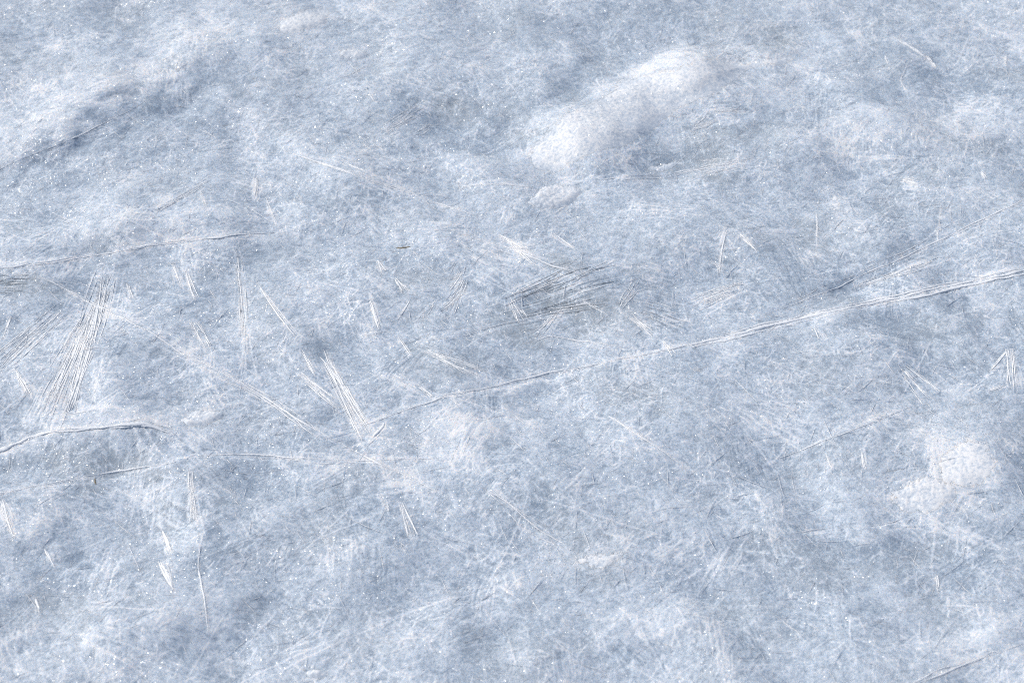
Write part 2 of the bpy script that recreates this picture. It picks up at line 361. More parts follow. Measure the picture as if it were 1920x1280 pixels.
# ------------------------------------------------------------------ bundles of ice needles
# x0, y0, x1, y1, width px, count, needle px, fan, label
NEEDLES = [
    (205, 505, 100, 800, 34, 34, 2.2, .05, "tallest fan of long white needles, from the blue pocket down to the rope-like ridge"),
    (165, 590, 70, 780, 30, 22, 2.0, .08, "slanting needle fan just left of the tallest fan"),
    (120, 580, -10, 690, 34, 22, 1.8, .08, "flat needle sheaf running down to the left edge"),
    (28, 690, 58, 745, 18, 9, 1.8, .15, "small needle tuft below the sheaf at the left edge"),
    (322, 493, 343, 542, 10, 5, 2.0, .1, "pair of short steep needles left of the twin needles"),
    (348, 505, 368, 563, 10, 8, 2.4, .08, "bright twin needles under the arching left seam"),
    (358, 600, 386, 655, 20, 8, 1.9, .12, "short needle group below the bright twin needles"),
    (235, 530, 248, 560, 16, 5, 1.7, .1, "tiny needle pair right of the blue pocket"),
    (444, 455, 466, 690, 16, 9, 1.3, .05, "very long thin upright needles left of the lone slanting needle"),
    (480, 528, 556, 626, 5, 3, 2.3, .03, "lone long slanting needle in the open pale ice"),
    (565, 655, 592, 704, 8, 4, 2.2, .08, "short bright needle at the foot of the lone slanting needle"),
    (598, 660, 690, 825, 26, 20, 1.9, .07, "dense needle bundle ending in a bright tip by the hooked seam"),
    (692, 558, 713, 618, 8, 7, 2.6, .07, "curved bright needle tuft beside the glittering crumb"),
    (745, 628, 770, 668, 8, 3, 1.8, .06, "single slim needle right of the glittering crumb"),
    (770, 560, 745, 600, 8, 3, 1.5, .05, "slim backward needle above the glittering crumb"),
    (790, 650, 910, 705, 24, 16, 1.6, .06, "low striped needle sheaf under the curved tuft"),
    (870, 520, 835, 580, 24, 10, 1.4, .12, "loose backward needles in the middle of the sheet"),
    (955, 560, 985, 600, 20, 8, 1.8, .25, "crossed needles at the left end of the dark fibre fan"),
    (1085, 560, 1140, 590, 6, 3, 2.0, .05, "straight needle lying across the dark fibre fan"),
    (1160, 575, 1195, 530, 16, 8, 1.5, .25, "spiky star of needles at the right end of the dark fibre fan"),
    (1060, 575, 1000, 630, 16, 8, 1.4, .2, "tangled needles below the dark fibre fan"),
    (302, 992, 320, 1040, 16, 9, 2.4, .07, "twin bright needle bundle, upper half, in the lower left"),
    (306, 1048, 328, 1105, 18, 11, 2.5, -.12, "thick glittering needle bundle below the upper half in the lower left"),
    (750, 940, 776, 1010, 14, 8, 2.2, .08, "warm glittering needles left of the lower blue patch"),
    (712, 925, 728, 960, 10, 4, 1.9, .1, "small pale needles just left of the warm glittering ones"),
    (5, 935, 28, 1010, 20, 11, 1.9, .05, "ragged needle curtain at the lower left edge"),
    (84, 1028, 102, 1064, 10, 6, 2.4, .08, "short stubby needles left of the deep blue hollow"),
    (66, 1120, 74, 1148, 8, 4, 3.0, .08, "bright drop-shaped needle knot near the lower left edge"),
    (1362, 430, 1345, 518, 5, 3, 1.9, .04, "upright slim needle standing alone in the grey ice"),
    (1531, 400, 1533, 456, 4, 2, 2.0, .02, "tiny upright needle below the bright frost bank"),
    (1764, 384, 1758, 456, 4, 2, 1.7, .02, "thin upright needle crossing the crack line on the right"),
    (1890, 656, 1855, 698, 5, 3, 2.4, .04, "bright slanting needle near the right edge"),
    (1886, 722, 1850, 733, 5, 3, 2.3, .04, "short bowed needle below the slanting one near the right edge"),
    (1897, 650, 1910, 730, 24, 9, 1.6, .15, "pale splayed needles at the right edge"),
    (1735, 105, 1752, 128, 10, 6, 2.4, .05, "glinting pair of needles in the blue hollow at the upper right"),
    (1660, 105, 1664, 122, 6, 4, 2.6, .1, "small glinting needle left of the pair in the blue hollow"),
    (1887, 102, 1886, 122, 4, 2, 2.6, .02, "tiny bright needle near the upper right edge"),
    (1840, 320, 1850, 334, 12, 5, 1.8, .05, "trio of tiny needles in pale frost on the right"),
    (1300, 245, 1345, 225, 26, 12, 1.8, .35, "spiky thicket of needles in the grey hollow under the snow ridge"),
    (1335, 210, 1400, 212, 14, 8, 1.7, .18, "flat lying needles right of the spiky thicket"),
    (1400, 305, 1300, 318, 22, 10, 1.7, .15, "crossing needles below the spiky thicket"),
    (1690, 340, 1720, 350, 20, 12, 1.5, .1, "combed needles in the frost left of the tiny trio"),
    (720, 250, 800, 198, 24, 14, 1.5, .12, "upswept needle sheaf between the two upper cracks"),
    (780, 255, 812, 232, 18, 7, 1.4, .15, "small upswept needles right of the upswept sheaf"),
    (372, 352, 388, 398, 5, 3, 1.6, .05, "thin needle pair in pale ice above the arching seam"),
    (497, 368, 518, 420, 4, 2, 1.8, .03, "slim falling needle below the small frost crumb"),
    (480, 330, 476, 372, 12, 7, 1.8, .1, "short upright needles beside the small frost crumb"),
    (290, 395, 395, 330, 18, 12, 1.5, .06, "combed dark-edged needles above the arching seam"),
    (355, 880, 368, 985, 12, 9, 1.5, .06, "faint upright needle curtain right of the grey hollow"),
    (1617, 846, 1624, 880, 4, 2, 2.4, .04, "tiny glinting needle left of the bright snow patch"),
    (1548, 850, 1560, 880, 4, 2, 1.5, .04, "faint small needle farther left of the bright snow patch"),
    (1755, 1075, 1758, 1105, 5, 3, 2.4, .05, "small upright glint below the bright snow patch"),
    (1690, 690, 1750, 750, 30, 12, 1.4, .12, "loose needles in the frost above the bright snow patch"),
    (1395, 530, 1300, 560, 30, 14, 1.4, .12, "soft combed needles at the foot of the trough"),
    (1600, 540, 1760, 480, 16, 12, 1.5, .05, "bluish lengthwise needles inside the dark trough"),
    (1180, 590, 1230, 625, 20, 10, 1.4, .12, "striped needles right of the pale rib"),
    (640, 300, 700, 330, 6, 4, 1.6, .04, "short needles along the bright diagonal crack"),
    (690, 120, 640, 150, 14, 6, 1.2, .1, "faint needles near the short top crack"),
    (800, 592, 816, 564, 6, 4, 1.8, .08, "short backward needle right of the curved tuft"),
    (826, 584, 864, 548, 14, 8, 1.7, .10, "parallel backward needles in the middle, above the low striped sheaf"),
    (842, 545, 868, 512, 14, 8, 1.5, .14, "upper group of backward needles near the dark fibre fan"),
    (780, 718, 812, 744, 10, 7, 1.8, .06, "short striped needles above the thin central seam"),
    (708, 488, 724, 508, 12, 8, 1.7, .35, "tangle of tiny needles at the left of the grey pool"),
    (742, 520, 768, 545, 22, 12, 1.6, .5, "crossed tiny needles in the middle of the grey pool"),
    (930, 440, 985, 468, 10, 7, 1.5, .06, "slender falling needles on the striped crack above the fibre fan"),
    (955, 455, 1000, 492, 12, 7, 1.4, .08, "pale needle sheaf at the lower end of the striped crack"),
    (20, 590, 4, 640, 8, 5, 2.0, .06, "bent single needle near the left edge above the flat sheaf"),
    (190, 540, 150, 650, 22, 14, 1.8, .06, "parallel needles along the left flank of the tallest fan"),
    (560, 700, 640, 770, 20, 10, 1.4, .1, "faint needles left of the dense bundle"),
    (1080, 470, 1035, 440, 8, 5, 1.5, .08, "small slanting needles left of the pale rib crest"),
    (1420, 470, 1380, 440, 10, 6, 1.4, .12, "small slanting needles in grey ice right of the lone upright needle"),
    (1240, 640, 1262, 668, 12, 6, 1.6, .12, "hanging needles under the start of the thick white seam"),
    (1530, 612, 1545, 640, 12, 6, 1.5, .12, "hanging needles under the middle of the thick white seam"),
]
FANS = [
    (945, 585, 1165, 518, 60, 38, 1.7, .10, "fan of dark grey clear ice fibres in the middle of the sheet"),
    (-20, 532, 62, 534, 46, 18, 2.2, .04, "band of dark level ice fibres at the left edge"),
    (1200, 575, 1290, 605, 30, 14, 1.5, .08, "dark grey fibres right of the pale rib"),
]

# ------------------------------------------------------------------ frost texture of the sheet
n_big = noise(.60, .16, 1.0, .6, 0.40)
n_mid = noise(.12, .010, .5)
n_small = noise(.03, .004, .2)
n_tiny = noise(.009, .0022, 0.0)
ridge = 1 - np.abs(noise(.09, .006, .5)) * 1.2
ridge2 = 1 - np.abs(noise(.035, .004, .3)) * 1.2
wx = GX + n_mid * .006; wy = GY + noise(.12, .02, .6) * .008
veins = np.clip(1 - np.abs(noise(.030, .0045, .3)) * 2.2, 0, 1)
veins = samp(veins, GX + n_small * .0015, GY + n_mid * .003).astype(np.float32)
ridge = samp(ridge, wx, wy).astype(np.float32)
ridge2 = samp(ridge2, wx, wy).astype(np.float32)
flow = noise(.45, .08, .9)


def flow_angle(x, y):
    """lie of the fibres on the ground, radians; two families that swap across the sheet"""
    f = samp(flow, x, y)
    return np.where(f > .15, .55, -.62) + f * .55


def stamp(A, x, y, ang, L, w, curve=0.0, taper=True):
    """draw soft strokes into raster A"""
    n = len(x)
    m = int(np.max(L) / .0012) + 2
    step = 4000
    for k in range(0, n, step):
        xs, ys, an, ls, ws = (q[k:k + step, None] for q in (x, y, ang, L, w))
        t = np.linspace(-.5, .5, m)[None, :]
        cv = (rng.standard_normal((xs.shape[0], 1)) * curve)
        a2 = an + cv * t
        X = xs + np.cos(a2) * ls * t; Y = ys + np.sin(a2) * ls * t
        V = ws * (1 - (2 * t) ** 2 if taper else 1) * (ls / m / .0012) ** .0
        V = V * np.minimum(1, ls / m / .0009)
        fx = (X - X0) / DX; fy = (Y - Y0) / DY
        ix = np.floor(fx).astype(np.int64); iy = np.floor(fy).astype(np.int64)
        tx = fx - ix; ty = fy - iy
        for oy, wyy in ((0, 1 - ty), (1, ty)):
            for ox, wxx in ((0, 1 - tx), (1, tx)):
                np.add.at(A, ((iy + oy) % NY, (ix + ox) % NX), (V * wyy * wxx).astype(np.float32))


def scatter(n):
    return rng.uniform(X0, X0 + NX * DX, n), rng.uniform(Y0, Y0 + NY * DY, n)


ST = np.zeros((NY, NX), np.float32)
DK = np.zeros((NY, NX), np.float32)
x, y = scatter(56000)
stamp(ST, x, y, flow_angle(x, y) + rng.standard_normal(len(x)) * .55, rng.uniform(.008, .034, len(x)), rng.uniform(.2, .8, len(x)), .2)
x, y = scatter(9000)
stamp(ST, x, y, rng.uniform(0, math.pi, len(x)), rng.uniform(.006, .026, len(x)), rng.uniform(.2, .9, len(x)), .3)
x, y = scatter(7000)
stamp(ST, x, y, rng.uniform(0, math.pi, len(x)), rng.uniform(.02, .09, len(x)) * rng.uniform(.5, 1, len(x)), rng.uniform(.3, 1.0, len(x)), .2)
x, y = scatter(520)
stamp(ST, x, y, np.where(rng.random(520) < .5, .35, -.55) + rng.standard_normal(520) * .5, rng.uniform(.10, .36, 520), rng.uniform(.4, 1.2, 520), .12)
x, y = scatter(7000)
stamp(DK, x, y, flow_angle(x, y) + rng.standard_normal(len(x)) * .5, rng.uniform(.006, .026, len(x)), rng.uniform(.2, .8, len(x)), .8)
# combed patches of parallel fibres
for (x0, y0, x1, y1, wd, n, wpx, fan, lab) in NEEDLES + FANS:
    n = n * 2 + 6
    ax, ay = on_plane(np.full(n, x0), np.full(n, y0)); bx, by = on_plane(np.full(n, x1), np.full(n, y1))
    a = np.arctan2(by - ay, bx - ax); LL = np.hypot(bx - ax, by - ay)
    u = rng.standard_normal(n) * .45; v = rng.uniform(.1, .9, n)
    sx = wd * .00083
    X = ax + (bx - ax) * v - np.sin(a) * u * sx; Y = ay + (by - ay) * v + np.cos(a) * u * sx * 1.3
    dark = rng.random(n) < (.45 if lab.find('dark') == 0 or lab.find('fan of dark') == 0 or lab.find('band of dark') == 0 else .0)
    for T, mk in ((ST, ~dark), (DK, dark)):
        k = int(mk.sum())
        if k:
            stamp(T, X[mk], Y[mk], a[mk] + u[mk] * fan * 1.5 + rng.standard_normal(k) * .02, LL[mk] * rng.uniform(.25, .6, k), rng.uniform(.4, 1.1, k), .12)
for (pts, w, ns, spread, step, haze, lab) in SEAMS:
    p = spline(pts, 6.0)
    k = max(10, len(p))
    i = rng.integers(0, len(p) - 1, k)
    u = rng.standard_normal(k) * (3 + spread)
    ax, ay = on_plane(p[i, 0], p[i, 1] + u); bx, by = on_plane(p[i + 1, 0], p[i + 1, 1] + u)
    stamp(ST, ax, ay, np.arctan2(by - ay, bx - ax) + rng.standard_normal(k) * .05, rng.uniform(.015, .06, k), rng.uniform(.2, .7, k), .15)
cx, cy = scatter(700)
for i in range(len(cx)):
    n = int(rng.integers(10, 40))
    a = float(flow_angle(cx[i], cy[i])) + rng.standard_normal() * .45
    L = rng.uniform(.03, .11)
    wd = rng.uniform(.006, .025)
    al = rng.uniform(-.5, .5, n) * L; ac = rng.standard_normal(n) * wd
    X = cx[i] + math.cos(a) * al - math.sin(a) * ac; Y = cy[i] + math.sin(a) * al + math.cos(a) * ac
    T = DK if rng.random() < .3 else ST
    stamp(T, X, Y, a + rng.standard_normal(n) * .07, rng.uniform(.4, 1, n) * L, rng.uniform(.25, .8, n), .25)
ST *= np.clip(.95 + .45 * noise(.30, .05, .8), .3, 1.6)
ST = np.minimum(ST, 1.6); DK = np.minimum(DK, 1.6)

H += n_big * .0050 + blur(n_mid, .006) * .0006 + blur(n_small, .0012) * .00007 + n_tiny * .00004
H += blur(ridge, .003) * .0005 + ridge2 * .00008 + ST * .00022 - DK * .00025
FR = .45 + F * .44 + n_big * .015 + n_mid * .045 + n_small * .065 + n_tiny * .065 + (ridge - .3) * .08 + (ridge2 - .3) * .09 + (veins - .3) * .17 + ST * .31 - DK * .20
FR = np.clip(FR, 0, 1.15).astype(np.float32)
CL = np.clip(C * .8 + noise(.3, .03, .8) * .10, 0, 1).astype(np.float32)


def ground_z(x, y):
    return samp(H, x, y)


def at(px, py, lift=0.0):
    """point of the ice surface seen at a photograph pixel"""
    z = np.zeros(np.shape(px))
    for _ in range(5):
        x, y = on_plane(px, py, z)
        z = samp(Hs, x, y)
    return x, y, samp(H, x, y) + lift


Hs = blur(H, .006)


# ------------------------------------------------------------------ materials
def new_mat(name):
    m = bpy.data.materials.new(name)
    m.use_nodes = True
    nt = m.node_tree
    return m, nt, nt.nodes["Principled BSDF"]


def nd(nt, kind, **kw):
    n = nt.nodes.new(kind)
    for k, v in kw.items():
        setattr(n, k, v)
    return n


def ice_material(name="frosted_ice", top=(.71, .745, .79, 1), sss=.85):
    m, nt, b = new_mat(name)
    L = nt.links.new
    geo = nd(nt, "ShaderNodeTexCoord")
    fr = nd(nt, "ShaderNodeAttribute", attribute_name="frost")  # frost cover plus painted shade of hollows, troughs and seam trenches
    cl = nd(nt, "ShaderNodeAttribute", attribute_name="clear")
    n1 = nd(nt, "ShaderNodeTexNoise"); n1.inputs["Scale"].default_value = 260; n1.inputs["Detail"].default_value = 5
    n1.inputs["Roughness"].default_value = .65; n1.inputs["Distortion"].default_value = .6
    n2 = nd(nt, "ShaderNodeTexVoronoi"); n2.inputs["Scale"].default_value = 420
    L(geo.outputs["Object"], n1.inputs["Vector"]); L(geo.outputs["Object"], n2.inputs["Vector"])
    a1 = nd(nt, "ShaderNodeMath", operation='MULTIPLY_ADD'); a1.inputs[1].default_value = .75; a1.inputs[2].default_value = -.375
    L(n1.outputs["Fac"], a1.inputs[0])
    a2 = nd(nt, "ShaderNodeMath", operation='ADD')
    L(a1.outputs[0], a2.inputs[0]); L(fr.outputs["Fac"], a2.inputs[1])
    sep = nd(nt, "ShaderNodeSeparateColor"); L(n2.outputs["Color"], sep.inputs[0])
    a3 = nd(nt, "ShaderNodeMath", operation='MULTIPLY_ADD'); a3.inputs[1].default_value = .24; a3.inputs[2].default_value = -.12
    L(sep.outputs[0], a3.inputs[0])
    a4 = nd(nt, "ShaderNodeMath", operation='ADD', use_clamp=True)
    L(a2.outputs[0], a4.inputs[0]); L(a3.outputs[0], a4.inputs[1])
    ramp = nd(nt, "ShaderNodeValToRGB")
    e = ramp.color_ramp.elements
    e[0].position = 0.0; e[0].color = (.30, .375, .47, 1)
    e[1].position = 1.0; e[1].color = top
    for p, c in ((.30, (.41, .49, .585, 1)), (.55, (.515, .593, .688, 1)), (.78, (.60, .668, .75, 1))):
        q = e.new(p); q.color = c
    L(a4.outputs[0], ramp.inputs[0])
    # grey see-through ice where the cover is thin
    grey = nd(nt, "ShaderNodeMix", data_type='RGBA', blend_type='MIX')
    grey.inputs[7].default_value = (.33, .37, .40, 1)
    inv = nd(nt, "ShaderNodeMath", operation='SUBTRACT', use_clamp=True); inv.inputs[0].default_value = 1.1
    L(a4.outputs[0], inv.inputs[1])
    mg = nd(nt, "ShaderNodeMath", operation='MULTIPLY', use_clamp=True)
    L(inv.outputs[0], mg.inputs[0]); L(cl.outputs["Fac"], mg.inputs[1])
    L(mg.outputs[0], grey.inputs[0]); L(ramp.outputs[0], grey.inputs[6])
    L(grey.outputs[2], b.inputs["Base Color"])
    rr = nd(nt, "ShaderNodeMapRange"); rr.inputs[3].default_value = .22; rr.inputs[4].default_value = .6
    L(a4.outputs[0], rr.inputs[0]); L(rr.outputs[0], b.inputs["Roughness"])
    b.inputs["IOR"].default_value = 1.31
    b.inputs["Subsurface Weight"].default_value = sss
    # glassy crystal facets: every small cell tilts its own way
    vs = nd(nt, "ShaderNodeTexVoronoi"); vs.inputs["Scale"].default_value = 1050
    L(geo.outputs["Object"], vs.inputs["Vector"])
    vc = nd(nt, "ShaderNodeVectorMath", operation='SUBTRACT'); vc.inputs[1].default_value = (.5, .5, .5)
    L(vs.outputs["Color"], vc.inputs[0])
    vk = nd(nt, "ShaderNodeVectorMath", operation='SCALE'); vk.inputs["Scale"].default_value = 1.1
    L(vc.outputs[0], vk.inputs[0])
    gn = nd(nt, "ShaderNodeNewGeometry")
    va = nd(nt, "ShaderNodeVectorMath", operation='ADD'); L(gn.outputs["Normal"], va.inputs[0]); L(vk.outputs[0], va.inputs[1])
    vn = nd(nt, "ShaderNodeVectorMath", operation='NORMALIZE'); L(va.outputs[0], vn.inputs[0])
    L(vn.outputs[0], b.inputs["Coat Normal"])
    cn = nd(nt, "ShaderNodeTexNoise"); cn.inputs["Scale"].default_value = 9; cn.inputs["Detail"].default_value = 3
    L(geo.outputs["Object"], cn.inputs["Vector"])
    cw = nd(nt, "ShaderNodeMapRange"); cw.inputs[1].default_value = .42; cw.inputs[2].default_value = .70
    cw.inputs[3].default_value = .03; cw.inputs[4].default_value = .55
    L(cn.outputs["Fac"], cw.inputs[0]); L(cw.outputs[0], b.inputs["Coat Weight"])
    b.inputs["Coat Roughness"].default_value = .13
    b.inputs["Coat IOR"].default_value = 1.5
    b.inputs["Subsurface Radius"].default_value = (.7, .85, 1.0)
    b.inputs["Subsurface Scale"].default_value = .006
    bump = nd(nt, "ShaderNodeBump"); bump.inputs["Strength"].default_value = .25; bump.inputs["Distance"].default_value = .0006
    L(n1.outputs["Fac"], bump.inputs["Height"]); L(bump.outputs[0], b.inputs["Normal"])
    return m


def white_material(name, col, rough, scale, amp, bumpd, trans=0.0, alpha=1.0, glow=0.0, sss=0.0):
    m, nt, b = new_mat(name)
    L = nt.links.new
    geo = nd(nt, "ShaderNodeTexCoord")
    n1 = nd(nt, "ShaderNodeTexNoise"); n1.inputs["Scale"].default_value = scale; n1.inputs["Detail"].default_value = 5
    n1.inputs["Roughness"].default_value = .7
    L(geo.outputs["Object"], n1.inputs["Vector"])
    ramp = nd(nt, "ShaderNodeValToRGB")
    e = ramp.color_ramp.elements
    e[0].position = .3; e[0].color = tuple(c * (1 - amp) * k for c, k in zip(col, (.94, .97, 1))) + (1,)
    e[1].position = .68; e[1].color = tuple(col) + (1,)
    L(n1.outputs["Fac"], ramp.inputs[0]); L(ramp.outputs[0], b.inputs["Base Color"])
    b.inputs["Roughness"].default_value = rough
    b.inputs["IOR"].default_value = 1.31
    b.inputs["Transmission Weight"].default_value = trans
    b.inputs["Alpha"].default_value = alpha
    if sss:
        b.inputs["Subsurface Weight"].default_value = 1.0
        b.inputs["Subsurface Radius"].default_value = (.8, .9, 1.0)
        b.inputs["Subsurface Scale"].default_value = sss
    bump = nd(nt, "ShaderNodeBump"); bump.inputs["Strength"].default_value = .6; bump.inputs["Distance"].default_value = bumpd
    L(n1.outputs["Fac"], bump.inputs["Height"]); L(bump.outputs[0], b.inputs["Normal"])
    if glow:
        tb = nd(nt, "ShaderNodeBsdfTranslucent"); L(ramp.outputs[0], tb.inputs["Color"])
        mx = nd(nt, "ShaderNodeMixShader"); mx.inputs[0].default_value = glow
        L(b.outputs[0], mx.inputs[1]); L(tb.outputs[0], mx.inputs[2])
        L(mx.outputs[0], nt.nodes["Material Output"].inputs["Surface"])
    return m


M_ICE = ice_material()
M_SEAM = white_material("refrozen_ice", (.86, .905, .96), .34, 240, .15, .0004, 0, .92)
M_NEEDLE = white_material("needle_ice", (.90, .94, .98), .2, 160, .12, .0001, 0, .95)
M_SNOW = ice_material("granular_snow", (.75, .785, .825, 1), .15)
M_FROST = white_material("frost_fibre", (.84, .88, .93), .35, 120, .3, .0002, 0, .75)
M_GRAIN = white_material("frost_grain", (.88, .90, .93), .55, 90, .15, .0001)
M_GRAIN.node_tree.nodes["Principled BSDF"].inputs["IOR"].default_value = 1.31
M_STALK = white_material("dry_stalk", (.30, .27, .20), .7, 300, .5, .0003)


# ------------------------------------------------------------------ mesh helpers
def link_mesh(name, V, faces, mat, parent=None, smooth_shade=True):
    """V (n,3); faces (m,k) array of quads or triangles"""
    me = bpy.data.meshes.new(name)
    V = np.asarray(V, np.float32); faces = np.asarray(faces, np.int32)
    n, k = faces.shape
    me.vertices.add(len(V)); me.vertices.foreach_set("co", V.ravel())
    me.loops.add(n * k); me.loops.foreach_set("vertex_index", faces.ravel())
    me.polygons.add(n); me.polygons.foreach_set("loop_start", np.arange(0, n * k, k, dtype=np.int32))
    me.polygons.foreach_set("use_smooth", np.full(n, smooth_shade))
    me.update(calc_edges=True)
    me.materials.append(mat)
    o = bpy.data.objects.new(name, me)
    COL.objects.link(o)
    if parent:
        o.parent = parent
    return o


def tag(o, label, cat, group=None):
    o["label"] = label
    o["category"] = cat
    if group:
        o["group"] = group
    return o


def empty(name, loc):
    o = bpy.data.objects.new(name, None)
    o.location = loc
    o.empty_display_size = .02
    COL.objects.link(o)
    return o


# ------------------------------------------------------------------ the ice sheet, out to the horizon
def grown(a, n, first, f, sign):
    d = first * f ** np.arange(1, n + 1)
    return a + sign * np.cumsum(d)


xs = np.concatenate([grown(gx[0], 105, DX, 1.10, -1)[::-1], gx, grown(gx[-1], 105, DX, 1.10, 1)])
ys = np.concatenate([grown(gy[0], 60, DY, 1.18, -1)[::-1], gy, grown(gy[-1], 105, DY, 1.10, 1)])
VX, VY = np.meshgrid(xs, ys)
VZ = samp(H, VX, VY)
VF = samp(FR, VX, VY); VC = samp(CL, VX, VY)
nr, nc = VX.shape
idx = np.arange(nr * nc, dtype=np.int32).reshape(nr, nc)
q = np.stack([idx[:-1, :-1], idx[:-1, 1:], idx[1:, 1:], idx[1:, :-1]], -1).reshape(-1, 4)
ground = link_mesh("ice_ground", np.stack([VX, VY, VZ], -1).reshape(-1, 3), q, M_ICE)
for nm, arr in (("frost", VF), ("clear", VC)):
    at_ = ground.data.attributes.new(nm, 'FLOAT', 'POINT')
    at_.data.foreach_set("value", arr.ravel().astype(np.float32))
ground["kind"] = "structure"


# ------------------------------------------------------------------ seams as raised ropes of refrozen ice
def rope(xyz, wid, hgt, sides=6):
    """tapering rope of ice along a ground polyline; wid, hgt per point (metres)"""
    n = len(xyz)
    d = np.gradient(xyz, axis=0)
    d /= np.linalg.norm(d, axis=1)[:, None] + 1e-9
    side = np.stack([-d[:, 1], d[:, 0], np.zeros(n)], -1)
    side /= np.linalg.norm(side, axis=1)[:, None] + 1e-9
    # a low hump whose foot sinks into the sheet
    prof = [(-.5, None), (-.22, .7), (.06, 1.0), (.28, .6), (.5, None), (0.0, -3.0)]
    sides = len(prof)
    V = []
    for (u, v) in prof[::-1]:
        jit = 1 + .15 * rng.standard_normal(n)
        zz = np.full(n, -.0007) if v is None else hgt * v * jit
        V.append(xyz + side * (u * wid * jit)[:, None] + np.array([0, 0, 1])[None] * zz[:, None])
    V = np.stack(V, 1).reshape(-1, 3)
    fc = []
    for k in range(sides):
        k2 = (k + 1) % sides
        i = np.arange(n - 1)
        fc.append(np.stack([i * sides + k, i * sides + k2, (i + 1) * sides + k2, (i + 1) * sides + k], -1))
    return V, np.concatenate(fc)


def walk(n, amp, sm=7):
    a = rng.standard_normal(n + 40)
    k = np.hanning(sm + 2); k /= k.sum()
    a = np.convolve(a, k, 'same')[20:20 + n]
    return a / (a.std() + 1e-6) * amp


MM_PX = 1.6 / 1920                                   # metres per photograph pixel at the focus


def strand_mesh(pts, w, t0=0.0, t1=1.0, off=0.0, wob=.6):
    p = spline(pts, 3.0)
    n = len(p)
    i0, i1 = int(t0 * n), max(int(t1 * n), int(t0 * n) + 6)
    p = p[i0:i1]
    n = len(p)
    dl = np.gradient(p, axis=0); dl /= np.hypot(dl[:, 0], dl[:, 1])[:, None] + 1e-9
    o = off * (1 + walk(n, .25, 41)) + walk(n, wob, 9) * .6 + walk(n, wob, 31)
    p = p + np.stack([-dl[:, 1], dl[:, 0]], -1) * o[:, None]
    X, Y, Z = at(p[:, 0], p[:, 1])
    t = np.linspace(0, 1, n)
    tp = smooth(np.minimum(t, 1 - t) * 6) * .9 + .1
    br = np.clip(.85 + walk(n, .30, 15) + walk(n, .25, 51), .12, 1.8)
    wid = 1.3 * w * MM_PX * tp * br
    Zs = np.convolve(np.pad(Z, 3, 'edge'), np.ones(7) / 7, 'valid')
    return rope(np.stack([X, Y, Zs + wid * .06 + .0002], -1), wid, wid * .10)


for (pts, w, ns, spread, step, haze, lab) in SEAMS:
    mid = pts[len(pts) // 2]
    if ns == 1:
        V, fc = strand_mesh(pts, w)
        o = link_mesh("ice_seam", V, fc, M_SEAM)
        tag(o, lab, "ice seam", "healed cracks in the ice")
        continue
    x, y, z = at(*mid)
    root = empty("ice_seam", (float(x), float(y), float(z)))
    tag(root, lab, "ice seam", "healed cracks in the ice")
    for k in range(ns):
        if k == 0:
            V, fc = strand_mesh(pts, w)
        else:
            a = rng.uniform(0, .45); b = min(1, a + rng.uniform(.35, .6))
            V, fc = strand_mesh(pts, w * rng.uniform(.45, .8), a, b, rng.uniform(.4, 1) * spread * (1 if k % 2 else -1))
        link_mesh("strand", V - np.array([x, y, z]), fc, M_SEAM, root)

def needle_mesh(p0, p1, wpx, bow):
    n = 9
    t = np.linspace(0, 1, n)
    p0 = np.array(p0, float); p1 = np.array(p1, float)
    d = p1 - p0
    nrm = np.array([-d[1], d[0]]) / (np.hypot(*d) + 1e-6)
    p = p0 + d * t[:, None] + nrm * (bow * 4 * t * (1 - t))[:, None]
    X, Y, Z = at(p[:, 0], p[:, 1])
    w = 1.4 * wpx * MM_PX * (np.sin(np.pi * np.clip(t * .94 + .03, 0, 1)) ** .55)
    return rope(np.stack([X, Y, Z + w * .05 + .0003], -1), w, w * .08, 5)


for (x0, y0, x1, y1, wd, n, wpx, fan, lab) in NEEDLES:
    mx, my = (x0 + x1) / 2, (y0 + y1) / 2
    x, y, z = at(mx, my)
    root = empty("ice_needle_bundle", (float(x), float(y), float(z)))
    tag(root, lab, "ice needles", "needle bundles frozen into the ice")
    d = np.array([x1 - x0, y1 - y0], float)
    L = np.hypot(*d)
    d /= L
    nr_ = np.array([-d[1], d[0]])
    n = min(95, int(n * 1.6)) if n > 4 else n
    ctr = rng.uniform(-.5, .5, max(1, n // 5)); tilt = rng.standard_normal(len(ctr)) * .035; cbow = rng.standard_normal(len(ctr)) * .02
    for k in range(n):
        ln = rng.uniform(.15, .45) * L * rng.choice([1, 1, 1.9]) if n > 3 else rng.uniform(.6, 1) * L
        if k == 0:
            ln = L
        s0 = rng.uniform(0, max(L - ln, 0))
        c = int(rng.integers(len(ctr)))
        u = ctr[c] + rng.standard_normal() * .07 if k and n > 5 else (rng.uniform(-.5, .5) if k else 0)
        off = u * wd
        a = fan * (u * 2 + rng.standard_normal() * .35) + (tilt[c] + rng.standard_normal() * .02 if n > 5 else 0)
        dd = d * math.cos(a) + nr_ * math.sin(a)
        p0 = np.array([x0, y0]) + d * s0 + nr_ * (off + math.tan(a) * (s0 - L / 2))
        V, fc = needle_mesh(p0, p0 + dd * ln, wpx * (.4 + .9 * rng.random() ** 2), (cbow[c] + rng.standard_normal() * .012) * ln)
        link_mesh("needle", V - np.array([x, y, z]), fc, M_NEEDLE, root)


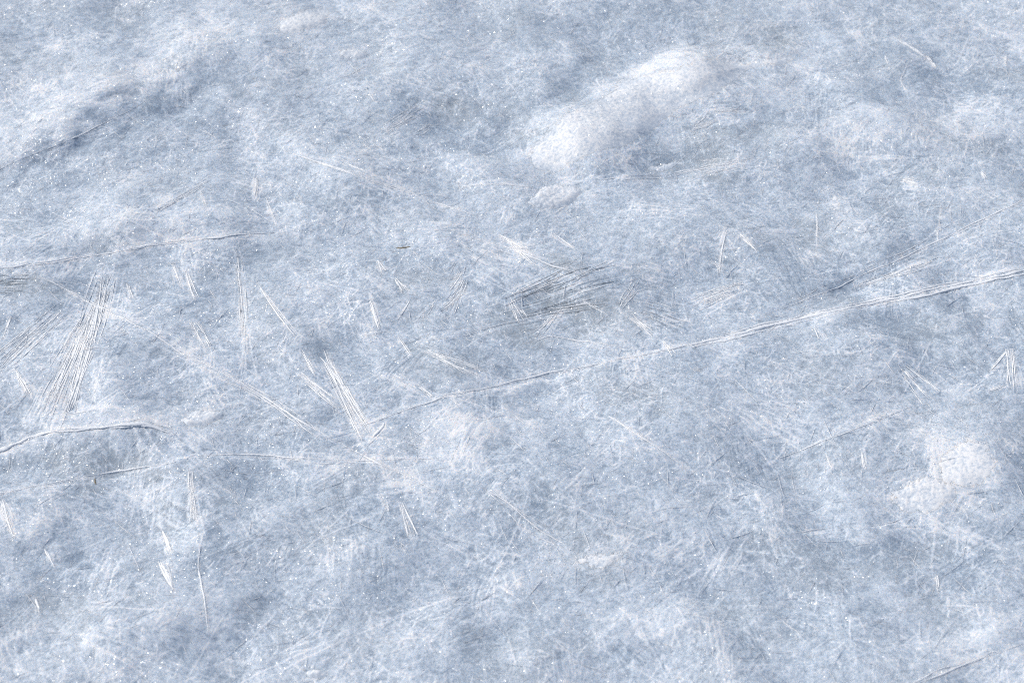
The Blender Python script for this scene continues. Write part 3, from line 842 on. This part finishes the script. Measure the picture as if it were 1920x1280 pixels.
# dark fibre fan: clear grey ice fibres
M_CLEAR = white_material("clear_fibre_ice", (.47, .52, .57), .22, 150, .3, .0002, 0, .6)
for (x0, y0, x1, y1, wd, n, wpx, fan, lab) in FANS:
    x, y, z = at((x0 + x1) / 2, (y0 + y1) / 2)
    root = empty("ice_fibre_fan", (float(x), float(y), float(z)))
    tag(root, lab, "ice fibres", "dark fans of clear ice")
    d = np.array([x1 - x0, y1 - y0], float); L = np.hypot(*d); d /= L
    nr_ = np.array([-d[1], d[0]])
    for k in range(n):
        ln = rng.uniform(.2, .5) * L
        u = rng.uniform(-.5, .5)
        s0 = rng.uniform(0, L - ln)
        a = fan * (u * 2 + rng.standard_normal() * .7)
        dd = d * math.cos(a) + nr_ * math.sin(a)
        p0 = np.array([x0, y0]) + d * s0 + nr_ * u * wd
        V, fc = needle_mesh(p0, p0 + dd * ln, wpx * rng.uniform(.5, 1.1), rng.standard_normal() * ln * .03)
        link_mesh("fibre", V - np.array([x, y, z]), fc, M_NEEDLE if k % 3 == 0 else M_CLEAR, root)


# ------------------------------------------------------------------ snow lying on the ice
def ell(x, y, a, b, tilt=0, n=22):
    c, s = math.cos(R(tilt)), math.sin(R(tilt))
    return [(x + a * math.cos(t) * c + b * math.sin(t) * s, y - a * math.cos(t) * s + b * math.sin(t) * c)
            for t in np.linspace(0, 2 * math.pi, n, endpoint=False)]


SNOW = [
    ("snow_ridge", [(978, 268), (1010, 240), (1050, 212), (1100, 172), (1160, 142), (1230, 118), (1310, 104), (1420, 92), (1520, 96), (1500, 122),
                    (1420, 148), (1360, 176), (1300, 215), (1230, 250), (1160, 285), (1105, 318), (1040, 340), (985, 330)], 6, 54, .3,
     "long curved snow ridge with a sharp upper edge, the largest snow heap", "snow ridge"),
    ("snow_clump", ell(1046, 366, 52, 22, 4), 6, 17, .8, "rounded crumbly snow clump just below the snow ridge", "snow clump"),
    ("snow_patch", ell(1815, 865, 84, 66, -14), 3.4, 56, .9, "bright white granular snow patch near the right edge", "snow patch"),
    ("snow_patch", ell(1740, 925, 60, 30, 6), 2.5, 30, .9, "thin scattered snow patch below left of the bright one", "snow patch"),
    ("snow_clump", ell(560, 45, 52, 26, 24), 4, 26, .8, "sunlit glittering snow clump at the top left", "snow clump"),
    ("snow_patch", ell(1095, 1048, 90, 24, 6), 2.5, 24, .9, "flat snow patch in the lower middle", "snow patch"),
    ("snow_clump", ell(598, 1262, 24, 11, 0), 6, 12, .7, "small bright snow clump at the bottom edge", "snow clump"),
    ("snow_clump", ell(378, 785, 44, 20, 10), 5, 18, .8, "crumbled snow clump at the end of the rope-like ridge", "snow clump"),
    ("snow_clump", ell(700, 628, 24, 10, 10), 4, 12, .7, "glittering snow crumb by the curved needle tuft", "snow clump"),
    ("snow_clump", ell(660, 100, 26, 14, 0), 4, 12, .8, "pale snow clump right of the glittering one at the top", "snow clump"),
    ("snow_clump", ell(1250, 312, 44, 10, 10), 3, 13, .8, "narrow snow crumb on the wavy line right of the round clump", "snow clump"),
    ("snow_patch", ell(1562, 372, 28, 32, 20), 2.5, 24, .9, "steep frost bank in the right half", "snow patch"),
]
n_s1 = noise(.3, .09, .6); n_s2 = noise(.020, .0045, .2); n_s3 = noise(.008, .0030, 0)



def s3_(x, y):
    return samp(n_s3, x, y)


def poly_dist(poly, x, y):
    p = np.array(poly, float)
    best = np.full(x.shape, 1e9); ins = np.zeros(x.shape, bool)
    for i in range(len(p)):
        a, b = p[i], p[(i + 1) % len(p)]
        d = b - a
        t = np.clip(((x - a[0]) * d[0] + (y - a[1]) * d[1]) / (d @ d + 1e-9), 0, 1)
        best = np.minimum(best, np.hypot(x - a[0] - t * d[0], y - a[1] - t * d[1]))
        c = ((a[1] > y) != (b[1] > y)) & (x < (b[0] - a[0]) * (y - a[1]) / (b[1] - a[1] + 1e-12) + a[0])
        ins ^= c
    return np.where(ins, best, -best)


for (nm, poly, hmm, soft, rag, lab, cat) in SNOW:
    p = np.array(poly)
    X, Y, _ = at(p[:, 0], p[:, 1])
    m = .05
    ax = np.arange(X.min() - m, X.max() + m, .0020); ay = np.arange(Y.min() - m, Y.max() + m, .0026)
    AX, AY = np.meshgrid(ax, ay)
    hz = samp(H, AX, AY)
    qx, qy = proj(AX, AY, samp(Hs, AX, AY))
    s1 = samp(n_s1, AX, AY); s2 = samp(n_s2, AX, AY)
    wob = min(7, .3 * soft) * rag
    d = poly_dist(poly, qx + samp(warp1, AX, AY) * wob + s2 * 1.5, qy + samp(warp2, AX, AY) * wob * .7 + s3_(AX, AY) * 1.2)
    s3 = samp(n_s3, AX, AY)
    prof = np.clip((d + s1 * soft * rag * .2 + s2 * soft * rag * .12) / soft, -1, 1)
    lump = np.where(prof > 0, smooth(prof), prof)
    top = samp(Hs, AX, AY) * .6 + hz * .4
    sm = np.clip((d + s1 * soft * rag * .2) / soft, -1, 1)
    z = top - .0009 + hmm * .0008 * np.where(sm > 0, smooth(sm), sm * .6) * (1 + .10 * s1) + (s2 * .00022 + s3 * .00020) * (.6 + .4 * rag) * np.clip(1.2 - soft / 90, .45, 1)
    keep = prof > -.25
    nr_, nc_ = AX.shape
    ix = np.arange(nr_ * nc_).reshape(nr_, nc_)
    kq = keep[:-1, :-1] & keep[1:, :-1] & keep[:-1, 1:] & keep[1:, 1:]
    fc = np.stack([ix[:-1, :-1], ix[:-1, 1:], ix[1:, 1:], ix[1:, :-1]], -1)[kq]
    # one heap, one piece: keep the largest connected patch
    lab_ = np.where(kq, np.arange(kq.size).reshape(kq.shape), -1)
    while True:
        p_ = np.pad(lab_, 1, constant_values=-1)
        m_ = np.maximum.reduce([p_[1:-1, 1:-1], p_[:-2, 1:-1], p_[2:, 1:-1], p_[1:-1, :-2], p_[1:-1, 2:]])
        new = np.where(kq, m_, -1)
        if (new == lab_).all():
            break
        lab_ = new
    ids, cnt = np.unique(lab_[kq], return_counts=True)
    fc = fc[lab_[kq] == ids[cnt.argmax()]]
    used = np.unique(fc); remap = np.zeros(nr_ * nc_, np.int64); remap[used] = np.arange(len(used))
    V = np.stack([AX, AY, z], -1).reshape(-1, 3)[used]
    o = link_mesh(nm, V, remap[fc], M_SNOW)
    bl = smooth(sm * 1.15 + .10)
    fr_ = samp(FR, AX, AY) * (1 - bl) + ((.82 if nm == 'snow_ridge' else .88) + .20 * s3 + .14 * s2 + .5 * (samp(FR, AX, AY) - .6)) * bl
    for an, arr in (("frost", fr_), ("clear", samp(CL, AX, AY) * (1 - bl))):
        q = o.data.attributes.new(an, 'FLOAT', 'POINT')
        q.data.foreach_set("value", np.clip(arr, 0, 1.15).ravel()[used].astype(np.float32))
    tag(o, lab, cat, "snow lying on the ice")

# ------------------------------------------------------------------ specks of plants frozen in
STALKS = [(742, 465, 770, 462, 3.4, "short olive brown plant scrap frozen in above the grey pool"),
          (178, 896, 180, 908, 2.4, "tiny dark stalk standing by the thin seam of the grey hollow")]
for (x0, y0, x1, y1, w, lab) in STALKS:
    V, fc = needle_mesh((x0, y0), (x1, y1), w, 1)
    o = link_mesh("plant_stalk", V, fc, M_STALK)
    tag(o, lab, "plant stalk", "plant scraps in the ice")


# ------------------------------------------------------------------ frost fibres and glinting grains over the whole sheet
def fibre_cloud(n, lmin=.006, lmax=.030, wmin=.0005, wmax=.0011, sp=.7):
    x = rng.uniform(-1.45, 1.45, n); y = rng.uniform(1.35, 4.2, n)
    an = flow_angle(x, y) + rng.standard_normal(n) * sp
    L = rng.uniform(lmin, lmax, n) * rng.uniform(.5, 1, n)
    w = rng.uniform(wmin, wmax, n)
    tl = rng.standard_normal(n) * .16
    m = 3
    t = np.array([-.5, 0, .5])
    X = x[:, None] + np.cos(an)[:, None] * L[:, None] * t; Y = y[:, None] + np.sin(an)[:, None] * L[:, None] * t
    Z = samp(H, X, Y)
    Z = np.maximum(Z, Z.mean(1, keepdims=True) * .5 + Z * .5) + np.maximum(0, tl[:, None] * L[:, None] * (t + .5)) * .25
    ww = w[:, None] * np.array([.25, 1, .15])
    sx = -np.sin(an)[:, None]; sy = np.cos(an)[:, None]
    V = np.zeros((n, m, 3, 3))
    for k, (a, b) in enumerate(((-.5, -.15), (.5, -.15), (0, .16))):
        V[:, :, k, 0] = X + sx * ww * a; V[:, :, k, 1] = Y + sy * ww * a; V[:, :, k, 2] = Z + ww * b
    base = (np.arange(n) * 9)[:, None]
    fc = []
    for s in range(m - 1):
        for k in range(3):
            k2 = (k + 1) % 3
            fc.append(base + np.array([[s * 3 + k, s * 3 + k2, (s + 1) * 3 + k2, (s + 1) * 3 + k]]))
    return V.reshape(-1, 3), np.concatenate(fc)


V, fc = fibre_cloud(15000)
V2, fc2 = fibre_cloud(5500, .02, .085, .0006, .0014, 1.1)
fc = np.concatenate([fc, fc2 + len(V)]); V = np.concatenate([V, V2])
o = link_mesh("frost_fibres", V, fc, M_FROST, smooth_shade=False)
o["kind"] = "stuff"; o["label"] = "fine white frost fibres covering the ice"; o["category"] = "frost"


def grain_cloud(n):
    x = rng.uniform(-1.45, 1.45, n); y = rng.uniform(1.35, 4.2, n)
    k = 0
    for (qx, qy, sp, m) in ((560, 45, 34, 260), (30, 90, 30, 120), (1815, 860, 60, 520), (1730, 920, 40, 160), (598, 1262, 16, 60), (68, 1135, 10, 30), (690, 632, 16, 90),
                            (1095, 1048, 50, 220), (1860, 30, 40, 120), (1050, 70, 50, 120), (1240, 20, 30, 60), (380, 785, 26, 90), (1046, 362, 30, 130), (315, 1060, 12, 40), (760, 975, 14, 40)):
        x[k:k + m], y[k:k + m] = on_plane(qx + sp * rng.standard_normal(m), qy + sp * .6 * rng.standard_normal(m))
        k += m
    f = samp(FR, x, y)
    keep = (rng.random(n) < .25 + .75 * f) | (np.arange(n) < k)
    x, y = x[keep], y[keep]
    n = len(x)
    s = .0003 + .0010 * rng.random(n) ** 5
    base = np.array([[1, 0, 0], [0, 1, 0], [-1, 0, 0], [0, -1, 0], [0, 0, 1.2], [0, 0, -1.2]], float)
    q = rng.standard_normal((n, 4)); q /= np.linalg.norm(q, axis=1)[:, None]
    w_, a, b, c = q.T
    M = np.stack([1 - 2 * (b * b + c * c), 2 * (a * b - c * w_), 2 * (a * c + b * w_), 2 * (a * b + c * w_), 1 - 2 * (a * a + c * c), 2 * (b * c - a * w_),
                  2 * (a * c - b * w_), 2 * (b * c + a * w_), 1 - 2 * (a * a + b * b)], -1).reshape(n, 3, 3)
    V = np.einsum('nij,kj->nki', M, base) * s[:, None, None]
    V += np.stack([x, y, samp(H, x, y) + s * .15], -1)[:, None, :]
    tri = np.array([[0, 1, 4], [1, 2, 4], [2, 3, 4], [3, 0, 4], [1, 0, 5], [2, 1, 5], [3, 2, 5], [0, 3, 5]])
    return V.reshape(-1, 3), (np.arange(n)[:, None, None] * 6 + tri[None]).reshape(-1, 3)


V, fc = grain_cloud(17000)
o = link_mesh("frost_grains", V, fc, M_GRAIN, smooth_shade=False)
o["kind"] = "stuff"; o["label"] = "glinting frost grains strewn over the ice"; o["category"] = "frost"
